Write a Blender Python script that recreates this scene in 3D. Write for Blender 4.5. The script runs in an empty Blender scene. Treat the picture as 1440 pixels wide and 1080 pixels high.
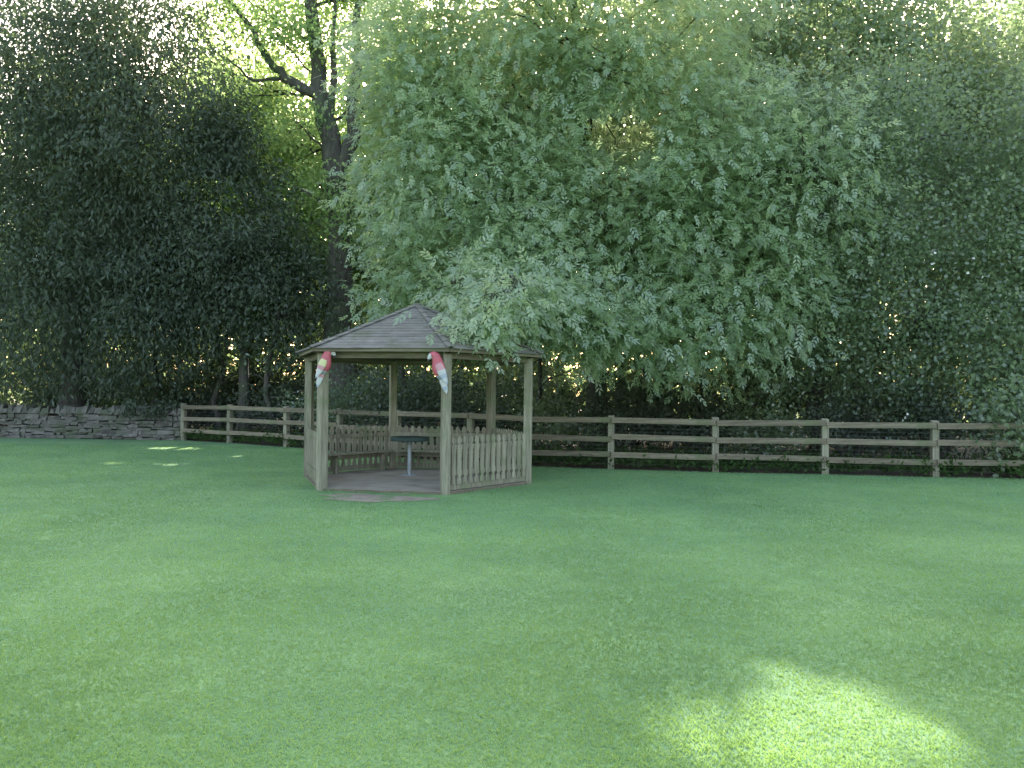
import bpy, math, random
import numpy as np
from mathutils import Vector, Matrix
rng=np.random.default_rng(11); random.seed(5)
S=bpy.context.scene
COL=S.collection
S.view_settings.view_transform='Standard'
try: S.view_settings.look='None'
except Exception: pass
S.view_settings.exposure=0
rad=math.radians
SUN_EL=27.5; SUN_AZ=4.0
sd=np.array([math.sin(rad(SUN_AZ))*math.cos(rad(SUN_EL)),math.cos(rad(SUN_AZ))*math.cos(rad(SUN_EL)),math.sin(rad(SUN_EL))])

# ---------------- helpers
def link(o,parent=None):
    COL.objects.link(o)
    if parent is not None: o.parent=parent
    return o
def top(o,label,cat,group=None,kind=None):
    o["label"]=label; o["category"]=cat
    if group: o["group"]=group
    if kind: o["kind"]=kind
def empty(name,loc,label,cat,group=None):
    o=bpy.data.objects.new(name,None); o.location=loc; o.empty_display_size=.3
    link(o); top(o,label,cat,group); return o
def qmesh(name,V,F,attr=None,mats=None,smooth=False,mi=None):
    V=np.asarray(V,dtype=np.float32).reshape(-1,3); F=np.asarray(F,dtype=np.int32)
    me=bpy.data.meshes.new(name)
    me.vertices.add(len(V)); me.vertices.foreach_set('co',V.ravel())
    k=F.shape[1]
    me.loops.add(F.size); me.loops.foreach_set('vertex_index',F.ravel())
    me.polygons.add(len(F)); me.polygons.foreach_set('loop_start',np.arange(0,F.size,k,dtype=np.int32))
    try: me.polygons.foreach_set('loop_total',np.full(len(F),k,dtype=np.int32))
    except Exception: pass
    if mi is not None: me.polygons.foreach_set('material_index',np.asarray(mi,dtype=np.int32))
    me.polygons.foreach_set('use_smooth',np.full(len(F),smooth,dtype=bool))
    if attr is not None:
        a=me.attributes.new('v','FLOAT','FACE'); a.data.foreach_set('value',np.asarray(attr,dtype=np.float32))
    me.update(calc_edges=True)
    for m in (mats or []): me.materials.append(m)
    return me
class MB:
    def __init__(s): s.v=[];s.f=[];s.a=[];s.m=[]
    def hexa(s,p,a=None,m=0):
        b=len(s.v); s.v+= [tuple(q) for q in p]
        r=random.random() if a is None else a
        for f in ((0,3,2,1),(4,5,6,7),(0,1,5,4),(1,2,6,5),(2,3,7,6),(3,0,4,7)):
            s.f.append(tuple(b+i for i in f)); s.a.append(r); s.m.append(m)
    def box(s,c,size,M=None,a=None,m=0):
        x,y,z=[q/2 for q in size]; M=M or Matrix.Identity(3); c=Vector(c)
        p=[c+M@Vector(q) for q in ((-x,-y,-z),(x,-y,-z),(x,y,-z),(-x,y,-z),(-x,-y,z),(x,-y,z),(x,y,z),(-x,y,z))]
        s.hexa(p,a,m)
    def prism(s,poly,thick,origin,ux,uz,un,a=None,m=0):
        b=len(s.v); n=len(poly); o=Vector(origin);ux=Vector(ux);uz=Vector(uz);un=Vector(un)
        for t in (-thick/2,thick/2):
            for (u,w) in poly: s.v.append(tuple(o+ux*u+uz*w+un*t))
        r=random.random() if a is None else a
        s.f.append(tuple(b+i for i in range(n)));s.f.append(tuple(b+n+i for i in reversed(range(n))))
        for i in range(n):
            j=(i+1)%n; s.f.append((b+i,b+n+i,b+n+j,b+j))
        s.a+=[r]*(n+2); s.m+=[m]*(n+2)
    def obj(s,name,mats,parent=None,bevel=0,smooth=False):
        me=bpy.data.meshes.new(name); me.from_pydata(s.v,[],s.f)
        at=me.attributes.new('v','FLOAT','FACE'); at.data.foreach_set('value',s.a)
        for m in mats: me.materials.append(m)
        me.polygons.foreach_set('material_index',s.m)
        if smooth: me.polygons.foreach_set('use_smooth',[True]*len(s.f))
        me.update()
        o=bpy.data.objects.new(name,me); link(o,parent)
        if bevel:
            b=o.modifiers.new('b','BEVEL'); b.width=bevel; b.segments=2; b.limit_method='ANGLE'
        return o
def tube(pts,radii,seg=8):
    pts=np.asarray(pts,float); n=len(pts)
    T=np.gradient(pts,axis=0); T/=np.linalg.norm(T,axis=1)[:,None]+1e-9
    ref=np.array([0.3,1,0.1]); 
    V=[];F=[]
    for i in range(n):
        a=np.cross(T[i],ref); a/=np.linalg.norm(a)+1e-9; b=np.cross(T[i],a)
        for k in range(seg):
            t=2*math.pi*k/seg
            V.append(pts[i]+radii[i]*(a*math.cos(t)+b*math.sin(t)))
    for i in range(n-1):
        for k in range(seg):
            k2=(k+1)%seg
            F.append((i*seg+k,i*seg+k2,(i+1)*seg+k2,(i+1)*seg+k))
    return V,F
def curve(p0,p1,n=6,wob=.15,sag=0.0):
    p0=np.array(p0,float);p1=np.array(p1,float);L=np.linalg.norm(p1-p0)
    t=np.linspace(0,1,n)[:,None]; P=p0*(1-t)+p1*t
    P[1:-1]+=rng.normal(0,wob*L*.3,(n-2,3)); P[:,2]+=(np.sin(t[:,0]*math.pi)*sag*L)
    return P
# ---------------- materials
def newmat(name):
    m=bpy.data.materials.new(name); m.use_nodes=True
    nt=m.node_tree; nt.nodes.clear(); return m,nt,nt.nodes,nt.links
def ramp(N,stops):
    r=N.new('ShaderNodeValToRGB'); e=r.color_ramp.elements
    e[0].position=stops[0][0]; e[0].color=(*stops[0][1],1)
    e[1].position=stops[-1][0]; e[1].color=(*stops[-1][1],1)
    for p,c in stops[1:-1]:
        q=e.new(p); q.color=(*c,1)
    return r
def leafmat(name,c0,c1,t0,t1,trans=.45,gloss=.06,rough=.45):
    m,nt,N,L=newmat(name)
    a=N.new('ShaderNodeAttribute'); a.attribute_name='v'
    r1=ramp(N,[(0,c0),(1,c1)]); r2=ramp(N,[(0,t0),(1,t1)])
    L.new(a.outputs['Fac'],r1.inputs[0]);L.new(a.outputs['Fac'],r2.inputs[0])
    d=N.new('ShaderNodeBsdfDiffuse');t=N.new('ShaderNodeBsdfTranslucent')
    L.new(r1.outputs[0],d.inputs['Color']);L.new(r2.outputs[0],t.inputs['Color'])
    x=N.new('ShaderNodeMixShader');x.inputs[0].default_value=trans
    L.new(d.outputs[0],x.inputs[1]);L.new(t.outputs[0],x.inputs[2])
    out=x.outputs[0]
    if gloss>0:
        g=N.new('ShaderNodeBsdfGlossy')
        g.inputs['Roughness'].default_value=rough; g.inputs['Color'].default_value=(.95,.95,.95,1)
        y=N.new('ShaderNodeMixShader');y.inputs[0].default_value=gloss
        L.new(x.outputs[0],y.inputs[1]);L.new(g.outputs[0],y.inputs[2]); out=y.outputs[0]
    o=N.new('ShaderNodeOutputMaterial');L.new(out,o.inputs[0]); return m
def surf(name,stops,scale=(5,5,5),detail=8,rough=.85,bump=.3,bscale=1.0,attr=0.0,n2=None,metal=0):
    m,nt,N,L=newmat(name)
    tc=N.new('ShaderNodeTexCoord');mp=N.new('ShaderNodeMapping');mp.inputs['Scale'].default_value=scale
    L.new(tc.outputs['Object'],mp.inputs[0])
    n=N.new('ShaderNodeTexNoise');n.inputs['Scale'].default_value=1;n.inputs['Detail'].default_value=detail;n.inputs['Roughness'].default_value=.65
    L.new(mp.outputs[0],n.inputs['Vector'])
    fac=n.outputs['Fac']
    if attr:
        a=N.new('ShaderNodeAttribute');a.attribute_name='v'
        ma=N.new('ShaderNodeMath');ma.operation='MULTIPLY_ADD';ma.inputs[1].default_value=attr;ma.inputs[2].default_value=-attr/2
        L.new(a.outputs['Fac'],ma.inputs[0])
        ad=N.new('ShaderNodeMath');ad.operation='ADD';L.new(ma.outputs[0],ad.inputs[0]);L.new(fac,ad.inputs[1]);fac=ad.outputs[0]
    r=ramp(N,stops);L.new(fac,r.inputs[0])
    col=r.outputs[0]
    if n2:
        m2=N.new('ShaderNodeTexNoise');m2.inputs['Scale'].default_value=n2[0];m2.inputs['Detail'].default_value=4
        L.new(tc.outputs['Object'],m2.inputs['Vector'])
        rr=ramp(N,[(n2[2],(0,0,0)),(n2[3],(1,1,1))]);L.new(m2.outputs['Fac'],rr.inputs[0])
        mx=N.new('ShaderNodeMixRGB');L.new(rr.outputs[0],mx.inputs[0]);L.new(col,mx.inputs[1]);mx.inputs[2].default_value=(*n2[1],1);col=mx.outputs[0]
    p=N.new('ShaderNodeBsdfPrincipled');p.inputs['Roughness'].default_value=rough;p.inputs['Metallic'].default_value=metal
    L.new(col,p.inputs['Base Color'])
    b=N.new('ShaderNodeBump');b.inputs['Strength'].default_value=bump;b.inputs['Distance'].default_value=.02*bscale
    L.new(n.outputs['Fac'],b.inputs['Height']);L.new(b.outputs[0],p.inputs['Normal'])
    o=N.new('ShaderNodeOutputMaterial');L.new(p.outputs[0],o.inputs[0]);return m

M_ash=leafmat('ash_leaf',(.13,.21,.10),(.27,.38,.20),(.36,.50,.22),(.62,.74,.38),.56,.09)  # leaf tones lightened; hazy glow is put into the colour
M_dark=leafmat('dark_leaf',(.045,.062,.044),(.10,.13,.085),(.08,.13,.06),(.17,.24,.11),.38,.03,.6)
M_mid=leafmat('mid_leaf',(.07,.115,.065),(.17,.24,.12),(.22,.33,.14),(.42,.54,.25),.52,.07)
M_bright=leafmat('bright_leaf',(.11,.18,.07),(.23,.34,.14),(.38,.55,.18),(.62,.78,.36),.58,.0)  # lighter leaf tones, sunlit look painted into oak and some beech crowns
M_far=leafmat('far_leaf',(.06,.095,.05),(.15,.21,.11),(.22,.32,.14),(.42,.54,.27),.52,.0)
M_grass=leafmat('grass_blade',(.10,.205,.09),(.19,.34,.15),(.26,.40,.07),(.48,.68,.14),.42,.03,.6)
M_weed=leafmat('weed_leaf',(.03,.055,.02),(.07,.12,.04),(.06,.13,.03),(.13,.22,.06),.4,.0)
M_bark=surf('bark',[(.3,(.035,.032,.027)),(.6,(.095,.085,.07)),(.8,(.15,.14,.11))],(9,9,2),rough=.95,bump=.8,bscale=2,n2=(1.5,(.06,.08,.04),.5,.65))
M_post=surf('weathered_post_wood',[(.3,(.13,.115,.08)),(.55,(.25,.23,.16)),(.75,(.34,.32,.23))],(25,25,2.2),bump=.4,n2=(2.5,(.15,.175,.09),.5,.7),attr=.15)
M_rail=surf('weathered_rail_wood',[(.3,(.09,.073,.048)),(.55,(.18,.15,.10)),(.75,(.26,.225,.155))],(2,25,25),bump=.4,n2=(2,(.12,.135,.065),.5,.7),attr=.2)
M_shing=surf('roof_shingle_wood',[(.25,(.085,.08,.067)),(.5,(.14,.133,.113)),(.8,(.21,.20,.175))],(5,5,12),bump=.4,attr=.10,n2=(3,(.10,.108,.07),.5,.7))
M_floor=surf('floor_boards',[(.3,(.25,.215,.165)),(.55,(.33,.29,.225)),(.8,(.41,.365,.295))],(2,14,2),bump=.3,attr=.08,n2=(1.8,(.22,.185,.135),.46,.66))
M_stone=surf('dry_stone',[(.25,(.055,.05,.042)),(.5,(.125,.113,.096)),(.8,(.20,.185,.16))],(7,7,7),bump=.8,attr=.3,n2=(2.2,(.08,.09,.055),.48,.65))
M_soil=surf('leaf_litter_soil',[(.3,(.03,.022,.014)),(.55,(.08,.06,.04)),(.75,(.15,.115,.075))],(3,3,3),bump=.8,bscale=2,n2=(.4,(.04,.06,.025),.5,.65))
M_worn=surf('worn_soil',[(.3,(.16,.13,.09)),(.55,(.26,.22,.16)),(.75,(.35,.305,.23))],(5,5,5),bump=.5,n2=(3,(.13,.19,.08),.54,.64))
M_green=surf('green_paint',[(.3,(.010,.028,.022)),(.7,(.02,.05,.04))],(8,8,8),rough=.6,bump=.1)
M_steel=surf('galvanised_steel',[(.3,(.25,.27,.27)),(.7,(.38,.41,.41))],(8,8,8),rough=.5,bump=.05,metal=.3)
M_wire=surf('dark_wire',[(.3,(.04,.04,.035)),(.7,(.08,.08,.07))],(8,8,8),rough=.6,bump=.05)
def lawnmat():
    m,nt,N,L=newmat('lawn_turf')
    tc=N.new('ShaderNodeTexCoord')
    n=N.new('ShaderNodeTexNoise');n.inputs['Scale'].default_value=35;n.inputs['Detail'].default_value=10;n.inputs['Roughness'].default_value=.7
    n2=N.new('ShaderNodeTexNoise');n2.inputs['Scale'].default_value=.55;n2.inputs['Detail'].default_value=6
    n3=N.new('ShaderNodeTexNoise');n3.inputs['Scale'].default_value=4;n3.inputs['Detail'].default_value=5
    for q in (n,n2,n3): L.new(tc.outputs['Object'],q.inputs['Vector'])
    r=ramp(N,[(.3,(.085,.17,.075)),(.5,(.13,.255,.11)),(.72,(.19,.34,.155))]);L.new(n.outputs['Fac'],r.inputs[0])
    r2=ramp(N,[(.35,(.74,.82,.8)),(.65,(1.18,1.1,1.0))]);L.new(n2.outputs['Fac'],r2.inputs[0])
    r3=ramp(N,[(.3,(.84,.88,.86)),(.7,(1.12,1.09,1.05))]);L.new(n3.outputs['Fac'],r3.inputs[0])
    a=N.new('ShaderNodeMixRGB');a.blend_type='MULTIPLY';a.inputs[0].default_value=1
    L.new(r.outputs[0],a.inputs[1]);L.new(r2.outputs[0],a.inputs[2])
    b=N.new('ShaderNodeMixRGB');b.blend_type='MULTIPLY';b.inputs[0].default_value=1
    L.new(a.outputs[0],b.inputs[1]);L.new(r3.outputs[0],b.inputs[2])
    p=N.new('ShaderNodeBsdfPrincipled');p.inputs['Roughness'].default_value=.9;L.new(b.outputs[0],p.inputs['Base Color'])
    bp=N.new('ShaderNodeBump');bp.inputs['Strength'].default_value=.6;bp.inputs['Distance'].default_value=.02
    L.new(n.outputs['Fac'],bp.inputs['Height']);L.new(bp.outputs[0],p.inputs['Normal'])
    o=N.new('ShaderNodeOutputMaterial');L.new(p.outputs[0],o.inputs[0]);return m
M_lawn=lawnmat()
def flat(name,c,rough=.5):
    return surf(name,[(.3,tuple(x*.8 for x in c)),(.7,c)],(12,12,12),rough=rough,bump=.1)

# ---------------- foliage
# canopy gaps along the sun direction that let light through to the lawn: (x,y,rx,ry) on the ground
patch=[(1.40,3.72,.74,.34),(.95,3.98,.34,.15),(1.66,4.30,.20,.22),(1.27,4.50,.10,.14),(1.95,4.08,.20,.15),(.62,4.02,.12,.06),(1.35,3.25,.65,.3),
       (-7.6,16.6,1.0,.28),(-8.8,20.8,.9,.35),(-6.4,18.6,.4,.12)]
def keep_patch(P):
    t=P[:,2]/sd[2]; G=P-sd[None,:]*t[:,None]
    k=np.ones(len(P),bool)
    wob=.22*np.sin(G[:,0]*9+1)+.20*np.sin(G[:,1]*13+G[:,0]*5)+.2*np.sin(G[:,0]*21+G[:,1]*17)
    for (x,y,a,b) in patch:
        k&=~((((G[:,0]-x)/(a+.09))**2+((G[:,1]-y)/(b+.17))**2)<1.15+wob)
    return k
def unit(v): return v/(np.linalg.norm(v,axis=1)[:,None]+1e-9)
def rdir(n): return unit(rng.normal(size=(n,3)))
def nz(P,s,o=0):
    x,y,z=P[:,0]*s,P[:,1]*s,P[:,2]*s
    return (np.sin(x*1.0+1.7*np.sin(y*.8+o)+o)+np.sin(y*1.1+1.3*np.sin(z*.9+o*2))+np.sin(z*1.3+1.5*np.sin(x*.7+o*3)))/3
def clumps(ells,n,shell=.4,gap=.45,gs=1.3,seed=0):
    E=np.array(ells,float); w=(E[:,3]*E[:,4]*E[:,5])**.75; w/=w.sum()
    i=rng.choice(len(E),n,p=w); d=rdir(n); r=rng.random(n)**shell
    r*=1+.18*nz(d*3+i[:,None]*7,1.5,seed)
    P=E[i,:3]+d*r[:,None]*E[i,3:6]
    k=(nz(P,gs,seed)<gap)&(P[:,2]>.3)
    return P[k],unit(d[k]*np.array([1,1,.6])),i[k]
def simple_leaves(P,D,per,sig,l,w,droop=.4):
    n=len(P); C=np.repeat(P,per,0); m=len(C)
    Dm=np.repeat(D,per,0)
    C=C+rng.normal(size=(m,3))*sig*np.array([1,1,.7])+Dm*rng.normal(size=(m,1))*sig*.6
    d=unit(Dm*.5+rdir(m)*.9+np.array([0,0,-droop])); nn=rdir(m)+np.array([0,0,.6])
    s=unit(np.cross(nn,d)); ll=(l*rng.uniform(.6,1.3,m))[:,None]; ww=(w*rng.uniform(.7,1.3,m))[:,None]*.5
    k=keep_patch(C)&(C[:,2]>.05)
    C,d,s,ll,ww=C[k],d[k],s[k],ll[k],ww[k]
    Q=np.stack([C,C+d*ll*.45+s*ww,C+d*ll,C+d*ll*.45-s*ww],1)
    cv=np.repeat(rng.uniform(0,1,n),per)[k]
    a=np.clip(.55*cv+.45*rng.random(len(C)),0,1)
    return Q,a
def ash_leaves(P,D,per,sig,L0,l,w):
    n=len(P); C=np.repeat(P,per,0); m=len(C); Dm=np.repeat(D,per,0)
    C=C+rng.normal(size=(m,3))*sig*np.array([1,1,.8])
    d=unit(Dm*.7+rdir(m)*.7+np.array([0,0,-.45])); nn=unit(rdir(m)*.6+np.array([0,-.3,.9])); s=unit(np.cross(nn,d)); nn=np.cross(d,s)
    k=keep_patch(C)&(C[:,2]>.3); C,d,s,nn=C[k],d[k],s[k],nn[k]; m=len(C)
    Ls=(L0*rng.uniform(.7,1.25,m))[:,None]; cv=np.repeat(rng.uniform(0,1,n),per)[k]
    Qs=[];As=[]
    for t,sgn in [(.25,1),(.25,-1),(.55,1),(.55,-1),(.84,1),(.84,-1),(1,0)]:
        b=C+d*Ls*t; dd=unit(d*(.75 if sgn else 1)+s*sgn*.75-np.array([0,0,.18])+rng.normal(size=(m,3))*.1)
        wd=unit(np.cross(nn,dd)); ll=l*Ls/L0*rng.uniform(.8,1.15,m)[:,None]; ww=w*.5*rng.uniform(.8,1.2,m)[:,None]
        Qs.append(np.stack([b,b+dd*ll*.45+wd*ww,b+dd*ll,b+dd*ll*.45-wd*ww],1)); As.append(np.clip(.6*cv+.4*rng.random(m),0,1))
    return np.concatenate(Qs),np.concatenate(As)
def quads_obj(name,Q,a,mat,parent=None,org=(0,0,0)):
    V=Q.reshape(-1,3)-np.array(org); F=np.arange(len(V)).reshape(-1,4)
    o=bpy.data.objects.new(name,qmesh(name,V,F,a,[mat])); link(o,parent); return o
def trunk_obj(tubes,parent,org,name='trunk'):
    V=[];F=[];b=0
    for v,f in tubes:
        V+= [np.asarray(q)-np.array(org) for q in v]; F+=[tuple(i+b for i in q) for q in f]; b+=len(v)
    o=bpy.data.objects.new(name,qmesh(name,np.array(V),F,None,[M_bark],True)); link(o,parent); return o
def tree(name,label,cat,base,r0,stem,ells,ncl,per,sig,leaf,mat,limbs=(),shell=.4,gap=.45,gs=1.3,twigs=10,group=None,droop=.4,seed=1,br=.09,extra=(),taper=.8):
    e=empty(name,base,label,cat,group)
    T=[]
    pts=[np.array(base,float)-np.array([0,0,.2])]+[np.array(p,float) for p in stem]
    fine=[];n=len(pts)
    for i in range(n-1):
        for t in np.linspace(0,1,4,endpoint=False): fine.append(pts[i]*(1-t)+pts[i+1]*t+rng.normal(0,r0*.12,3)*(i+t>0.1))
    fine.append(pts[-1]); fine=np.array(fine); rr=r0*(1-taper*np.linspace(0,1,len(fine))**.9); rr[0]*=1.5; rr[1]*=1.12
    T.append(tube(fine,rr,10))
    for lp,lr in limbs:
        P=np.array(lp,float); f=[]
        for i in range(len(P)-1):
            for t in np.linspace(0,1,4,endpoint=False): f.append(P[i]*(1-t)+P[i+1]*t+rng.normal(0,lr*.2,3)*(i+t>.1))
        f.append(P[-1]); T.append(tube(f,lr*(1-.75*np.linspace(0,1,len(f))),8))
    P,D,idx=clumps(ells,ncl,shell,gap,gs,seed)
    E=np.array(ells,float); nE=len(E)
    for el,cnt in extra:
        P2,D2,_=clumps([el],cnt,.5,.9,gs,seed); P=np.concatenate([P,P2]);D=np.concatenate([D,D2]); idx=np.concatenate([idx,np.full(len(P2),len(E))]); E=np.concatenate([E,np.array([el],float)])
    for j in range(len(E)):
        c=E[j,:3]; k=np.argmin(np.linalg.norm(fine-c+np.array([0,0,1.2]),axis=1)); s=fine[min(k,len(fine)-1)]
        rb=min(r0*.5,max(.05,E[j,3:6].min()*.035)) if j<nE else .035
        cc=curve(s,c,7,.12,.06); T.append(tube(cc,np.linspace(rb,.02,7),6))
        sel=np.where(idx==j)[0]
        if len(sel):
            for q in rng.choice(sel,min(len(sel),twigs),replace=False):
                s2=cc[rng.integers(2,7)] if j<nE else cc[rng.integers(5,7)]; T.append(tube(curve(s2,P[q],5,.15,.05),np.linspace(br*(.35 if j<nE else .16),.005,5),4))
    trunk_obj(T,e,base)
    if leaf[0]=='ash': Q,a=ash_leaves(P,D,per,sig,*leaf[1:])
    else: Q,a=simple_leaves(P,D,per,sig,leaf[1],leaf[2],droop)
    quads_obj('crown',Q,a,mat,e,base)
    return e

# dark drooping trees
tree('yew_tree','tall dark dense evergreen tree with drooping sprays behind stone wall','tree',(-14.5,26.5,0),.4,[(-14.4,26.5,5),(-14,26.5,10),(-14,26.5,14)],
  [(-15.5,25.5,11,4.5,3.5,5),(-14.5,25.6,5.2,5,3.0,4.2),(-11.5,24.6,10.5,3,3,5),(-10.8,25.2,4.8,2.6,2.2,3.5)],4000,27,.32,('s',.20,.065),M_dark,shell=.45,gap=.66,gs=1.1,droop=.9,seed=2,twigs=16)
tree('yew_tree','dark evergreen tree with layered hanging foliage beside timber fence','tree',(-8.4,25.2,0),.22,[(-8.4,25.2,3),(-8.2,25,7)],
  [(-8.6,24.6,6,2.3,2,3),(-6.9,25,4.3,2.2,1.8,1.9),(-9,24.6,9.3,1.3,1.8,2.0)],1200,28,.30,('s',.18,.062),M_dark,shell=.5,gap=.45,gs=1.4,droop=.8,seed=3,twigs=14)
# bare-limbed old tree
tree('oak_tree','tall old tree with forked dark trunk and curving bare limb','tree',(-5.3,25,0),.50,[(-5.45,25,3),(-5.4,25,6.5),(-5.75,25,9.5),(-6.2,25,11.6),(-6.5,25,15)],
  [(-8.3,25.5,13.4,2.4,2,1.7),(-5.3,26,14.6,3,2,1.8),(-7.4,26.5,9.6,1.6,1,1.6),(-3.9,26.5,11.3,1.9,1.3,3.0),(-5.5,26.8,7.5,2.0,1.0,2.4),(-8.6,26.5,11.2,1.5,1,1.5)],1700,26,.4,('s',.13,.085),M_bright,
  limbs=[([(-5.7,25,9.0),(-6.1,24.8,10.7),(-7.0,24.8,11.1),(-7.6,24.8,11.7),(-8.1,24.7,12.6),(-9.2,24.6,13.9)],.22),
         ([(-5.6,25,7.9),(-5.05,25,9.6),(-5.0,25.1,12),(-4.8,25.2,15.2)],.30),
         ([(-5.9,25,9.9),(-5.6,24.9,11.5),(-5.7,25,14.5)],.16),
         ([(-7.0,24.8,11.2),(-8.2,25,11.2),(-9,25,11.9)],.07),([(-5.2,25,6.6),(-6.2,25,7.6),(-7.3,25.3,8.1)],.08),([(-5.2,25,7.5),(-4.3,25,8.5),(-3.8,25.3,10)],.09)],
  shell=.6,gap=.42,gs=1.6,seed=4,taper=.65,extra=[((-6.6,24.3,9.6,.9,.4,.7),26),((-4.9,24.2,6.6,.8,.4,1.1),34),((-5.6,24.3,12.3,1.3,.4,.6),34),((-7.3,24.4,12.4,1.2,.4,.7),28),((-5.9,24.2,7.8,.7,.4,.7),18)])
# ash
tree('ash_tree','large pale green ash tree with feathery compound leaves overhanging pavilion','tree',(2.3,22,0),.34,[(2.3,21.9,2.5),(2.0,21.5,5),(1.8,21,8),(1.5,21,12)],
  [(1.6,20,10.3,5.2,3.2,4.4),(-1.0,18.7,6.2,2.9,2.2,2.6),(2.2,18.2,5.4,3.0,2.0,2.7),(4.9,18.8,6.2,2.6,2.3,3.2),(-1.9,18.2,3.9,1.6,1.3,1.3),
   (.5,16.9,4.0,1.6,1.3,1.35),(-2.4,19.5,9,1.8,2,3)],
  4500,10,.31,('ash',.26,.112,.048),M_ash,shell=.45,gap=.66,gs=1.5,twigs=22,seed=5,
  extra=[((-.50,13.0,2.72,.28,.24,.22),24),((-.30,13.6,3.0,.48,.4,.26),34),((.1,14.4,3.3,.6,.5,.3),28),((-1.1,14.9,3.6,.5,.4,.25),18),((.75,15.6,3.2,.8,.6,.6),50),((0,16.2,3.7,1.2,1.0,.9),80),
         ((1.6,16.2,3.0,1.0,.9,.85),70),((2.9,16.9,2.9,1.2,.9,1.0),80),((4.3,17.3,3.1,1.2,.9,1.3),90),((5.7,17.6,3.6,1.2,.9,1.5),90),((6.8,18.0,6.6,1.6,1.2,2.2),130),((1.2,19.5,13,4.5,2,1.8),220),((2.2,18.6,9.4,1.6,1.0,1.4),80)])
# right-hand trees
tree('hawthorn_tree','spreading hawthorn tree with pale blossom specks behind timber fence','tree',(7.6,20,0),.2,[(7.6,19.9,1.8),(7.9,19.8,4),(8,19.8,7)],
  [(7.6,18.8,4.6,2.6,1.7,3.2),(9.6,18.2,3.0,2.4,1.4,2.3),(6.2,18.6,2.6,1.3,1.0,1.3),(8.5,19.5,7.5,3,2,2.5)],2000,30,.27,('s',.095,.072),M_mid,shell=.45,gap=.55,gs=1.7,seed=6,twigs=20)
tree('elder_tree','bushy elder tree with dense foliage hanging over fence rails','tree',(12.2,19.5,0),.18,[(12.2,19.5,1.8),(12,19.4,4),(12,19.4,6)],
  [(12,18.2,4,3,1.8,3.6),(11.2,17.0,2.1,1.8,.9,1.4),(13.5,18.5,7,3.0,2,3)],1500,28,.28,('s',.11,.075),M_mid,shell=.45,gap=.55,gs=1.5,seed=7,twigs=16,
  extra=[((9.9,15.7,1.2,.9,.5,.7),50)])
tree('lime_tree','tall leafy tree with heavy dark crown rising above hawthorns','tree',(10.5,24,0),.35,[(10.5,24,4),(10.3,24,8),(10,24,13)],
  [(9.5,23,10.5,4.0,2.6,4.2),(14.5,23.5,9.5,3.6,2.6,4.4),(6.8,23,8.5,2.6,2,4)],2600,28,.38,('s',.15,.105),M_mid,shell=.45,gap=.6,gs=1.3,seed=8,extra=[((8,23,13.3,5,2,1.6),190)])
# back row
G='trees in the sunlit back row'
for i,(x,y,h,m,g) in enumerate([(-17,33,14,M_far,.6),(-10.5,32,15,M_bright,.6),(-5,33,17,M_bright,.7),(.5,31,18,M_far,.8),(6,32,19,M_far,.8),(12,32,18,M_far,.8),(18,31,17,M_far,.6)]):
    tree('beech_tree','sunlit beech tree standing behind the darker front trees','tree',(x,y,0),.28,[(x,y,4),(x+.2,y,8),(x,y,h-1)],
      [(x,y,h*.74,3.8,2.6,h*.28),(x-1.2,y-1,h*.4,2.8,2.0,h*.2),(x+1.7,y-.6,h*.48,2.6,2,h*.22)],1350,21,.47,('s',.24,.18),m,shell=.5,gap=g,gs=1.2,seed=10+i,group=G,twigs=8)
# far wood
n=14500
P=np.stack([rng.uniform(-45,45,n),rng.uniform(38,50,n),rng.uniform(.2,1,n)],1)
P[:,2]=.2+15.5*rng.random(n)**1.1*(1+.25*np.sin(P[:,0]*.5)*np.sin(P[:,0]*.21+1))
Q,a=simple_leaves(P,rdir(len(P)),8,.6,.46,.34)
o=quads_obj('woodland',Q,a,M_far); top(o,'distant mass of dense woodland behind the trees','woodland',kind='stuff')
# slender understorey trunks
Gs='slender trunks in the understorey'
for i,(x,y,h) in enumerate([(-7.4,24.6,6),(-6.3,27,6),(-9.6,26.4,5),(-3.4,23.5,6),(-1.7,24,7),(.6,23,6),(4.2,21,5),(5.3,23,6),(6.4,21.5,5),(9.3,21.8,6),(11.6,22.5,6),(3.2,25,7),(-12.2,27,6)]):
    e=empty('sapling_tree',(x,y,0),'slender dark sapling with thin crown in woodland shade','tree',Gs)
    T=[tube(curve((x,y,-.1),(x+rng.normal(0,.4),y,h),8,.06),np.linspace(.10,.04,8)*rng.uniform(.6,1.3),7)]
    for k in range(6):
        z=rng.uniform(1.2,h); T.append(tube(curve((x,y,z),(x+rng.normal(0,1),y+rng.normal(0,.6),z+rng.uniform(.2,1.4)),5,.12),np.linspace(.03,.008,5),5))
    trunk_obj(T,e,(x,y,0))
    P,D,_=clumps([(x,y,h,1.4,1.2,1.3),(x,y,h*.6,1.5,1,1.4)],80,.6,.7)
    Q,a=simple_leaves(P,D,20,.3,.14,.09); quads_obj('crown',Q,a,M_mid,e,(x,y,0))
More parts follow.
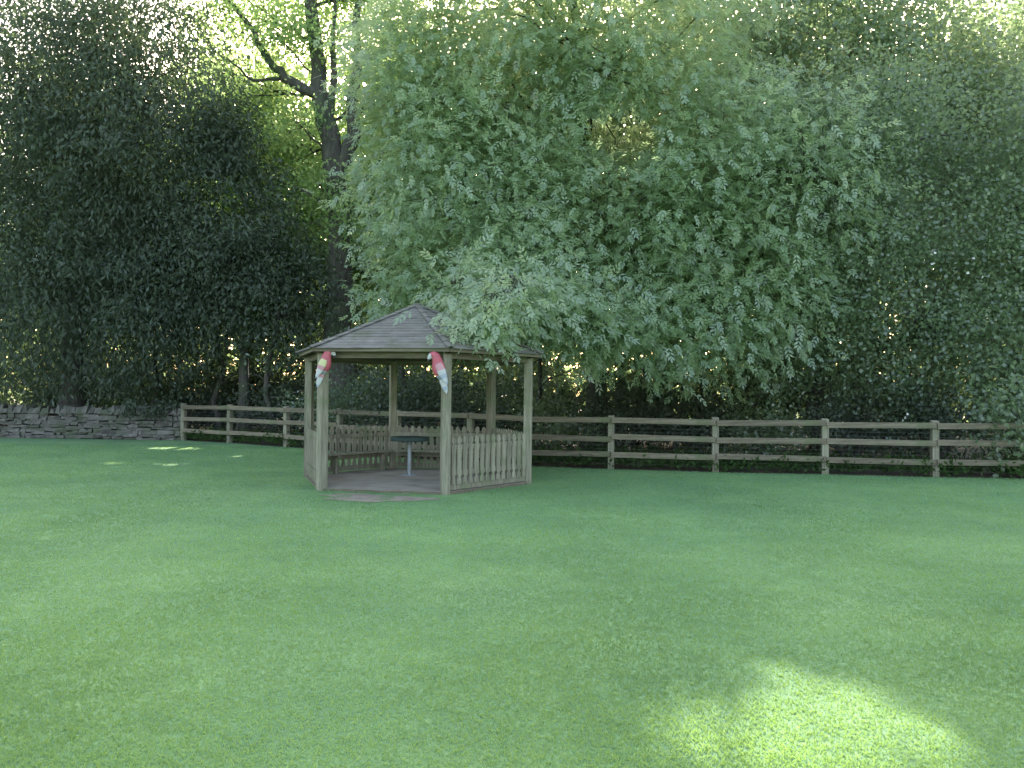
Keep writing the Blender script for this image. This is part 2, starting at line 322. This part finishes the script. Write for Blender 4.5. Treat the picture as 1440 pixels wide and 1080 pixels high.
# shrubs
Gb='shrubs along the back of the fence'
shr=[(-13,27.6,2.0,1.5),(-11,27.4,2.0,1.5),(-7.2,25.0,1.5,1.1),(-4.9,23.2,1.6,1.2),(-3.2,20.6,1.7,1.5),(-1.2,19.9,1.5,1.4),(.6,19.8,1.3,1.1),(2.6,20,1.5,1.2),(4.6,19.6,1.3,1.1),(5.9,19,1.1,1.0),(7.8,18.6,1.2,1.1),(9.6,18.2,1.5,1.2),(12,17.8,1.6,1.3),(-16,28,2,1.6),
 (3.6,23.5,2.2,1.9),(0,24.5,2.3,2.0),(7.5,23.5,2.2,2.0),(-7,28,2.4,2.0),(-3.5,27,2.3,2.0),(-10.5,30,2.4,2),(11.5,25,2.4,2.0),(-14.5,30,2.4,2)]
for i,(x,y,r,h) in enumerate(shr):
    e=empty('shrub',(x,y,0),'dark leafy shrub growing in shade behind timber fence','shrub',Gb)
    T=[tube(curve((x,y,-.05),(x+rng.normal(0,r*.5),y+rng.normal(0,.4),h*rng.uniform(.7,1.2)),5,.1),np.linspace(.03,.008,5),5) for k in range(9)]
    trunk_obj(T,e,(x,y,0),'stem')
    P,D,_=clumps([(x,y,h*.8,r,r*.7,h*.85),(x+r*.4,y,h*.5,r*.7,r*.6,h*.6)],int(120*r*h) if i<14 else int(75*r*h),.5,.5,2,i)
    Q,a=simple_leaves(P,D,20,.18,.10 if i<14 else .14,.07 if i<14 else .1); quads_obj('foliage',Q,a,M_dark if i%3 else M_mid,e,(x,y,0))

# ---------------- ground
def sheet(name,poly,z,mat):
    me=bpy.data.meshes.new(name); me.from_pydata([(x,y,z) for x,y in poly],[],[tuple(range(len(poly)))]); me.materials.append(mat); me.update()
    o=bpy.data.objects.new(name,me); link(o); o["kind"]="structure"; return o
o=sheet('ground',[(-300,-300),(300,-300),(300,300),(-300,300)],0,M_soil); top(o,'bare leaf-littered woodland soil under the trees','ground',kind='structure')
FL=[(-9.9,24.3),(-8.2,23.4),(-6.15,22.0),(-4.4,20.6),(-2.7,19.1),(-.9,17.75),(.35,17.15),(2.08,16.75),(4.15,16.35),(6.3,16.15),(8.35,15.85),(10.5,15.7),(12.6,15.5),(14.7,15.4)]
poly=[(-60,-60),(60,-60),(60,15.1)]+[(x+rng.uniform(-.1,.1),y-.12) for x,y in reversed(FL)]+[(-12,24.3),(-60,26)]
o=sheet('lawn',poly,.004,M_lawn); top(o,'broad mown green lawn in tree shade','lawn',kind='structure')
pp=[]
def patch_r(t): return 1+.16*np.sin(3*t+1)+.10*np.sin(7*t)+.05*np.sin(13*t+2)
for k in range(60):
    t=2*math.pi*k/60; r=float(patch_r(t)); pp.append((-2.0+.82*r*math.cos(t),11.82+.40*r*math.sin(t)-.12*r*math.cos(t)))
o=sheet('path',pp,.010,M_worn); top(o,'worn bare soil patch before the pavilion opening','path',kind='structure')

# grass
def hexin(x,y,R=2.05):
    dx,dy=x+1.69,y-14.18; m=np.ones(len(x),bool)
    for k in range(6):
        t=rad(-40+60*k); m&=(dx*math.cos(t)+dy*math.sin(t))<R*.87
    return m
def grass(N,dmin,dmax,h,wf):
    u=rng.random(N); d=(dmin**.35+u*(dmax**.35-dmin**.35))**(1/.35)
    x=d*rng.uniform(-.85,.85,N); y=d
    fx=[p[0] for p in FL]; fy=[p[1] for p in FL]; lim=np.interp(x,fx,fy)
    gx=(x+2.0)/.82; gy=(y-11.82+.12*gx)/.40; th=np.arctan2(gy,gx)
    k=(y<lim-.05)&~hexin(x,y)&~(np.hypot(gx,gy)<patch_r(th)*rng.uniform(.55,1.1,N))
    x,y,d=x[k],y[k],d[k]; n=len(x)
    C=np.stack([x,y,np.full(n,.003)],1)
    hh=(h*rng.uniform(.55,1.2,n)*(1+.12*np.sin(x*2.1+np.sin(y*1.7))))[:,None]; w=((.0009+wf*d)*rng.uniform(.7,1.3,n))[:,None]
    lean=rng.normal(0,.42,(n,2)); T=np.concatenate([lean,np.ones((n,1))],1); T=unit(T)
    s=np.concatenate([rng.normal(size=(n,2)),np.zeros((n,1))],1); s=unit(s)
    V=np.stack([C-s*w,C+s*w,C+T*hh*.6+s*w*.7,C+T*hh+np.array([0,0,-.15])*hh+T*[1,1,0]*hh*.4],1)
    lo=.5+.34*nz(np.stack([x,y,0*x],1),.9,3)+.27*nz(np.stack([x,y,0*x],1),3.3,1)+.15*nz(np.stack([x,y,0*x],1),9,2)
    return V,np.clip(.75*lo+.25*rng.random(n),0,1)
Q,a=grass(700000,2.3,22,.022,.00034)
o=quads_obj('grass',Q,a,M_grass); top(o,'short mown grass blades covering the lawn','grass',kind='stuff')
# undergrowth along fence/wall line
n=2400; t=rng.random(n); sx=-16+t*31; fx=[-20]+[p[0] for p in FL]; fy=[25]+[p[1] for p in FL]
sy=np.interp(sx,fx,fy)+rng.normal(.35,.35,n)
sy=np.where(rng.random(n)<.35,sy+rng.uniform(0,3.5,n),sy)
P=np.stack([sx,sy,rng.uniform(.02,.2,n)],1); P=P[~hexin(P[:,0],P[:,1],2.2)&(P[:,1]>np.interp(P[:,0],fx,fy)-.3)&(P[:,0]>-10)]
Q,a=simple_leaves(P,np.tile([0,0,1.],(len(P),1)),12,.09,.11,.05,-.3)
o=quads_obj('undergrowth',Q,a,M_weed); top(o,'low nettles and weeds along the fence foot','undergrowth',kind='stuff')

# blossoms on hawthorn
P,D,_=clumps([(9.2,17.4,3.0,2.6,.9,2.2),(7.2,17.5,3.4,2,.8,2.2)],24,.3,.9)
Q,a=simple_leaves(P,D,4,.04,.07,.06,0)
o=quads_obj('blossom',Q,a,flat('blossom_white',(.65,.65,.58)))
for t_ in [q for q in bpy.data.objects if q.name.startswith('hawthorn_tree')]:
    o.parent=t_; o.location=-t_.location

# ---------------- fence
fe=empty('fence',(FL[7][0],FL[7][1],0),'weathered three-rail timber field fence beside the lawn','fence')
org=Vector((FL[7][0],FL[7][1],0))
def fpost(x,y,ang,h):
    b=MB(); w=.13
    b.hexa([(-w/2,-w/2,-.1),(w/2,-w/2,-.1),(w/2,w/2,-.1),(-w/2,w/2,-.1),(-w/2,-w/2,h-.015),(w/2,-w/2,h-.015),(w/2,w/2,h),(-w/2,w/2,h)])
    o=b.obj('post',[M_post],fe,.008); o.location=Vector((x,y,0))-org; o.rotation_euler=(random.gauss(0,.012),random.gauss(0,.012),ang)
for i,(x,y) in enumerate(FL):
    j=min(i,len(FL)-2); ang=math.atan2(FL[j+1][1]-FL[j][1],FL[j+1][0]-FL[j][0])
    fpost(x,y,ang,1.12)
    if i<len(FL)-1:
        x2,y2=FL[i+1]; L=math.hypot(x2-x,y2-y)
        for z in (.30,.66,1.02):
            b=MB(); b.box((0,0,0),(L-.012,.038,.115))
            o=b.obj('rail',[M_rail],fe,.006)
            nx,ny=math.sin(ang),-math.cos(ang)
            o.location=Vector(((x+x2)/2+nx*.087,(y+y2)/2+ny*.087,z+random.gauss(0,.01)))-org
            o.rotation_euler=(random.gauss(0,.02),random.gauss(0,.008),ang)
b=MB()
for i in range(len(FL)-1):
    x,y=FL[i];x2,y2=FL[i+1];L=math.hypot(x2-x,y2-y);ang=math.atan2(y2-y,x2-x);nx,ny=math.sin(ang),-math.cos(ang)
    M3=Matrix.Rotation(ang,3,'Z')
    for z in (.12,.2,.42,.5,.58,.78,.86,.94):
        b.box(Vector(((x+x2)/2+nx*.064,(y+y2)/2+ny*.064,z))-org,(L,.004,.004),M3)
b.obj('wire_mesh',[M_wire],fe)

# ---------------- dry stone wall
wall=empty('wall',(-14,25,0),'low weathered dry stone wall beneath dark evergreen trees','wall')
b=MB(); x0,x1=-26.0,-10.02; z=0
def wy(x): return 24.55+(-x-10)*.05
for row in range(8):
    h=random.uniform(.08,.14); x=x0+random.uniform(0,.3)
    while x<x1:
        w=random.choice([random.uniform(.12,.25),random.uniform(.2,.5)]); w=min(w,x1-x+.05); dz=random.uniform(-.02,.02); th=.55-row*.03+random.uniform(-.08,.08)
        j=lambda s=.03: random.uniform(-s,s)
        p=[]
        for (sx_,sy_,sz_) in ((0,-1,0),(1,-1,0),(1,1,0),(0,1,0),(0,-1,1),(1,-1,1),(1,1,1),(0,1,1)):
            p.append((x+sx_*(w-.01)+j()+14,wy(x)+sy_*th/2+j(.03)-25,z+.03*math.sin(x*1.3+row*.4)+sz_*(h-.005)+dz+j(.02)))
        b.hexa(p); x+=w
    z+=h
x=x0
while x<x1:
    w=random.uniform(.09,.2); hh=random.uniform(.12,.27)
    p=[]
    for (sx_,sy_,sz_) in ((0,-1,0),(1,-1,0),(1,1,0),(0,1,0),(0,-1,1),(1,-1,1),(1,1,1),(0,1,1)):
        p.append((x+sx_*(w-.01)+random.uniform(-.02,.02)+14+sz_*random.choice((-.04,.03,.06)),wy(x)+sy_*.22*(1-.25*sz_)+random.uniform(-.02,.02)-25,z-.03+sz_*hh+random.uniform(-.02,.02)))
    b.hexa(p); x+=w
b.obj('stonework',[M_stone],wall,.02)
n=200; xs=rng.uniform(-18,-10.2,n); P=np.stack([xs,np.full(n,24.25)+(-xs-10)*.05,rng.uniform(.75,1.15,n)],1); P=P[nz(P*[1,1,1],1.2,2)>.25]
Q,a=simple_leaves(P,np.tile([0,-.6,-.2],(len(P),1)),12,.12,.09,.07); o=quads_obj('ivy',Q,a,M_dark,wall,(-14,25,0))

# ---------------- pavilion
CX,CY=-1.69,14.18
gz=empty('pavilion',(CX,CY,0),'hexagonal weathered timber pavilion with shingled roof and picket sides','pavilion')
def hv(k,R): t=rad(-70+60*k); return Vector((R*math.cos(t),R*math.sin(t),0))
b=MB()
R=2.02; ap=R*math.cos(rad(30))
ux=(hv(0,1)-hv(5,1)).normalized(); uy=Vector((-ux.y,ux.x,0)); nb=24; wv=2*ap/nb
for i in range(nb):
    y0=-ap+i*wv; y1=y0+wv-.005
    f=lambda y: R-abs(y)/math.tan(rad(60))
    p=[(-f(y0),y0),(f(y0),y0),(f(y1),y1),(-f(y1),y1)]
    q=[ux*a_+uy*c_ for a_,c_ in p]
    b.hexa([v+Vector((0,0,.012)) for v in q]+[v+Vector((0,0,.045)) for v in q])
b.obj('floor',[M_floor],gz)
b=MB()
for k in range(6):
    a_,c_=hv(k,R),hv(k+1,R); d=(c_-a_).normalized(); nn=Vector((d.y,-d.x,0)); m=(a_+c_)/2+nn*.014; ang=math.atan2(d.y,d.x)
    b.box((m.x,m.y,.018),((c_-a_).length,.024,.045),Matrix.Rotation(ang,3,'Z'),.1)
b.obj('floor_frame',[M_rail],gz)
for k in range(6):
    v=hv(k,2.0); b=MB(); b.box((0,0,1.06),(.135,.135,2.2)); o=b.obj('post',[M_post],gz,.012); o.location=v; o.rotation_euler=(0,0,rad(-70+60*k))
for k in range(6):
    a_,c_=hv(k,2.0),hv(k+1,2.0); d=c_-a_; ang=math.atan2(d.y,d.x); b=MB(); b.box((0,0,0),(d.length-.14,.06,.10)); o=b.obj('beam',[M_rail],gz,.006)
    o.location=(a_+c_)/2+Vector((0,0,2.135)); o.rotation_euler=(0,0,ang)
RO=2.21; ZE=2.235; ZA=3.09
rf=MB(); apx=Vector((0,0,ZA))
for k in range(6):
    A=hv(k,RO)+Vector((0,0,ZE)); B=hv(k+1,RO)+Vector((0,0,ZE))
    nrm=(B-A).cross(apx-A).normalized()
    if nrm.z<0: nrm=-nrm
    pt=lambda t,s,h: apx+(A.lerp(B,s)-apx)*t+nrm*h
    nc=16
    for c in range(nc):
        t0=.03+(1-.03)*c/nc; t1=.03+(1-.03)*(c+1)/nc
        W=(B-A).length*t1; s=0
        while s<1:
            ds=random.uniform(.3,1.0)/W; s1=min(1,s+ds)
            if 1-s1<.12/W: s1=1
            g=.0015/W; th=random.uniform(.005,.011); te=t1+.01+random.uniform(-.003,.003)
            rf.hexa([pt(t0,s+g,.002),pt(t0,s1-g,.002),pt(te,s1-g,.005),pt(te,s+g,.005),pt(t0,s+g,.007),pt(t0,s1-g,.007),pt(te,s1-g,.005+th),pt(te,s+g,.005+th)])
            s=s1
    rf.hexa([pt(.01,0,-.02),pt(.01,1,-.02),pt(.985,1,-.02),pt(.985,0,-.02),pt(.01,0,0),pt(.01,1,0),pt(.985,1,0),pt(.985,0,0)],.3)
roof=rf.obj('roof',[M_shing],gz)
for k in range(6):
    A=hv(k,RO+.02)+Vector((0,0,ZE)); d=(A-apx); L=d.length; d.normalize(); side=d.cross(Vector((0,0,1))).normalized(); up=side.cross(d).normalized()
    b=MB(); h=.024
    for i in range(9):
        p0=apx+d*(L*i/9); p1=apx+d*(L*(i+1)/9+.02); w=.055
        for s_ in (-1,1):
            o1=side*s_*w-up*.022
            q=[p0+up*h,p0+up*h+o1,p1+up*(h+.012)+o1,p1+up*(h+.012)]
            b.hexa([v for v in q]+[v+up*.012 for v in q],None)
    b.obj('ridge_cap',[M_shing],roof)
    A=hv(k,RO-.02);B=hv(k+1,RO-.02); d2=B-A; b=MB(); b.box((0,0,0),(d2.length-.01,.024,.055)); o=b.obj('fascia_board',[M_rail],roof,.004)
    o.location=(A+B)/2+Vector((0,0,ZE-.026)); o.rotation_euler=(0,0,math.atan2(d2.y,d2.x))
b=MB()
for zc,rr_,hh in ((ZA+.018,.09,.035),):
    pl=[(rr_*math.cos(rad(-70+60*k)),rr_*math.sin(rad(-70+60*k))) for k in range(6)]
    b.prism(pl,hh,(0,0,zc),(1,0,0),(0,1,0),(0,0,1))
b.obj('roof_cap',[M_shing],roof,.006)
for k in range(6):
    A=hv(k,2.15)+Vector((0,0,ZE-.05)); P0=Vector((0,0,ZA-.08)); v,f=tube([tuple(P0),tuple((P0+A)/2),tuple(A)],[.045]*3,4)
    o=bpy.data.objects.new('rafter',qmesh('rafter',np.array([tuple(q) for q in v]),f,None,[M_rail])); link(o,gz)
def picket_poly(h):
    w=.043
    return [(-w,0),(w,0),(w,.07),(w*.6,.10),(w*.6,.115),(w,.145),(w,h-.16),(w*.6,h-.135),(w*.6,h-.12),(w,h-.09),(w*.95,h-.05),(w*.6,h-.015),(0,h),(-w*.6,h-.015),(-w*.95,h-.05),(-w,h-.09),(-w*.6,h-.12),(-w*.6,h-.135),(-w,h-.16),(-w,.145),(-w*.6,.115),(-w*.6,.10),(-w,.07)]
for k in range(5):
    A,B=hv(k,2.0),hv(k+1,2.0); d=(B-A); L=d.length; d.normalize(); nn=Vector((d.y,-d.x,0)); b=MB()
    L2=L-.15; n=14
    for i in range(n):
        s_=.075+L2*(i+.5)/n
        b.prism(picket_poly(.74+random.uniform(-.008,.008)),.02,A+d*s_+nn*.032+Vector((0,0,.15)),d,(0,0,1),nn)
    ang=math.atan2(d.y,d.x); m=(A+B)/2
    for z in (.32,.72): b.box((m.x,m.y,z),(L-.14,.04,.075),Matrix.Rotation(ang,3,'Z'))
    b.box((m.x,m.y,.11),(L-.14,.045,.09),Matrix.Rotation(ang,3,'Z'))
    b.obj('railing',[M_post],gz)
for k in (1,2,3):
    A,B=hv(k,1.93),hv(k+1,1.93); d=(B-A).normalized(); nn=Vector((d.y,-d.x,0)); ang=math.atan2(d.y,d.x); M3=Matrix.Rotation(ang,3,'Z')
    seat=MB(); m=(A+B)/2; L=(B-A).length
    for j,off in enumerate((.09,.20)):
        c=m-nn*off; seat.box((c.x,c.y,.405),(L-.16-off*1.15,.10,.035),M3)
    so=seat.obj('seat',[M_post],gz,.005)
    for s_ in (-.55,.55):
        c=m-nn*.15+d*s_; lg=MB(); lg.box((c.x,c.y,.195),(.07,.07,.30),M3); c2=m-nn*.14+d*s_; lg.box((c2.x,c2.y,.365),(.05,.22,.04),M3); lg.obj('leg',[M_post],so)
# table
tb=empty('table',(-1.86,14.7,.045),'small round dark green table on single steel pedestal','table')
b=MB(); n=32
b.prism([(.35*math.cos(2*math.pi*i/n),.35*math.sin(2*math.pi*i/n)) for i in range(n)],.075,(0,0,.66),(1,0,0),(0,1,0),(0,0,1)); b.obj('table_top',[M_green],tb,.012)
v,f=tube([(0,0,0),(0,0,.3),(0,0,.5),(0,0,.621)],[.034,.034,.034,.055],16); o=bpy.data.objects.new('pedestal',qmesh('pedestal',np.array([tuple(q) for q in v]),f,None,[M_steel],True)); link(o,tb)
b=MB(); b.prism([(.14*math.cos(2*math.pi*i/n),.14*math.sin(2*math.pi*i/n)) for i in range(n)],.014,(0,0,.008),(1,0,0),(0,1,0),(0,0,1)); b.obj('base_plate',[M_steel],tb,.003)

# ---------------- parrot ornaments
mr=flat('red_paint',(.48,.10,.12));mw=flat('white_paint',(.52,.52,.50));my=flat('yellow_paint',(.58,.55,.28));mb=flat('pale_blue_paint',(.36,.40,.46));mk=flat('black_paint',(.05,.05,.05));mp=flat('pink_paint',(.54,.27,.29))
def ringloft(spine,mats_idx,seg=14,flatten=.7):
    n=len(spine); V=[];F=[];MI=[]
    for i,(x,z,r) in enumerate(spine):
        a=spine[max(0,i-1)];c=spine[min(n-1,i+1)]; tx,tz=c[0]-a[0],c[1]-a[1]; l=math.hypot(tx,tz) or 1; tx/=l;tz/=l
        for k in range(seg):
            t=2*math.pi*k/seg; u=math.cos(t)*r; w=math.sin(t)*r*flatten
            V.append((x-tz*u,w,z+tx*u))
    for i in range(n-1):
        for k in range(seg):
            k2=(k+1)%seg; F.append((i*seg+k,i*seg+k2,(i+1)*seg+k2,(i+1)*seg+k)); MI.append(mats_idx[i])
    return V,F,MI
def parrot(loc,mir,label,wingm,tailm,sc=1.15):
    e=empty('parrot_ornament',loc,label,'ornament'); e.scale=(mir*sc,sc,sc)
    mats=[mr,mw,my,mb,mk,mp]
    def part(nm,sp,mi,seg,fl,off=(0,0,0)):
        v,f,m=ringloft(sp,mi,seg,fl); o=bpy.data.objects.new(nm,qmesh(nm,np.array(v)+np.array(off),f,None,mats,True,m)); link(o,e)
    part('body',[(-.150,.120,.002),(-.153,.135,.012),(-.148,.165,.022),(-.13,.195,.036),(-.105,.215,.052),(-.075,.222,.064),(-.045,.205,.070),(-.025,.165,.070),(-.012,.115,.082),(.0,.05,.096),(.012,-.01,.094),(.03,-.07,.072),(.05,-.12,.042),(.06,-.14,.003)],
         [4,4,1,1,0,0,0,0,0,0,0,3,3],16,.75)
    for s_ in (-1,1):
        part('wing',[(-.035,.13,.004),(-.02,.10,.045),(.0,.05,.062),(.02,0,.064),(.045,-.06,.054),(.075,-.12,.036),(.10,-.17,.020),(.115,-.20,.003)],wingm,14,.25,(.022,s_*.07,0))
        part('eye',[(-.104,.214,.001),(-.102,.214,.010),(-.092,.214,.010),(-.09,.214,.001)],[4]*3,8,1.0,(0,s_*.040,0))
    part('tail',[(.045,-.09,.004),(.055,-.12,.045),(.075,-.18,.050),(.095,-.24,.044),(.115,-.30,.030),(.128,-.345,.003)],tailm,12,.3)
v0=hv(0,2.0)+Vector((CX,CY,0)); v5=hv(5,2.0)+Vector((CX,CY,0))
parrot((v0.x-.11,v0.y-.15,1.90),1,'painted red macaw ornament with pale blue tail on post',[0,5,5,1,3,1,3],[5,1,1,3,1],1.02)
parrot((v5.x+.07,v5.y-.15,1.96),-1,'painted red macaw ornament with yellow and white wing on post',[0,2,2,5,1,1,3],[0,5,1,1,3],.98)

# ---------------- light, world, camera
w=bpy.data.worlds.new("World"); S.world=w; w.use_nodes=True; N=w.node_tree.nodes; Lk=w.node_tree.links
bg=N.get('Background') or N.new('ShaderNodeBackground'); sk=N.new('ShaderNodeTexSky'); sk.sky_type='NISHITA'; sk.sun_disc=False
sk.sun_elevation=rad(SUN_EL); sk.sun_rotation=rad(SUN_AZ); sk.air_density=1.0; sk.dust_density=4.5; sk.ozone_density=.5
mx=N.new('ShaderNodeMixRGB'); mx.blend_type='MULTIPLY'; mx.inputs[0].default_value=1; mx.inputs[2].default_value=(1,.93,.86,1)
Lk.new(sk.outputs[0],mx.inputs[1]); Lk.new(mx.outputs[0],bg.inputs[0]); bg.inputs[1].default_value=1.0
sl=bpy.data.lights.new('sun','SUN'); sl.energy=17; sl.angle=rad(.5); sl.color=(1,.96,.88)
so=bpy.data.objects.new('sun',sl); link(so); so.rotation_euler=Vector(sd).to_track_quat('Z','Y').to_euler(); so.location=(0,0,30)
cam=bpy.data.cameras.new('camera'); co=bpy.data.objects.new('camera',cam); link(co)
cam.sensor_width=36; cam.lens=36*1130/1440; cam.clip_end=1000; cam.clip_start=.05
Mx=Matrix.Rotation(rad(90.5),4,'X')@Matrix.Rotation(rad(.65),4,'Z'); Mx.translation=(0,0,1.6); co.matrix_world=Mx
S.camera=co
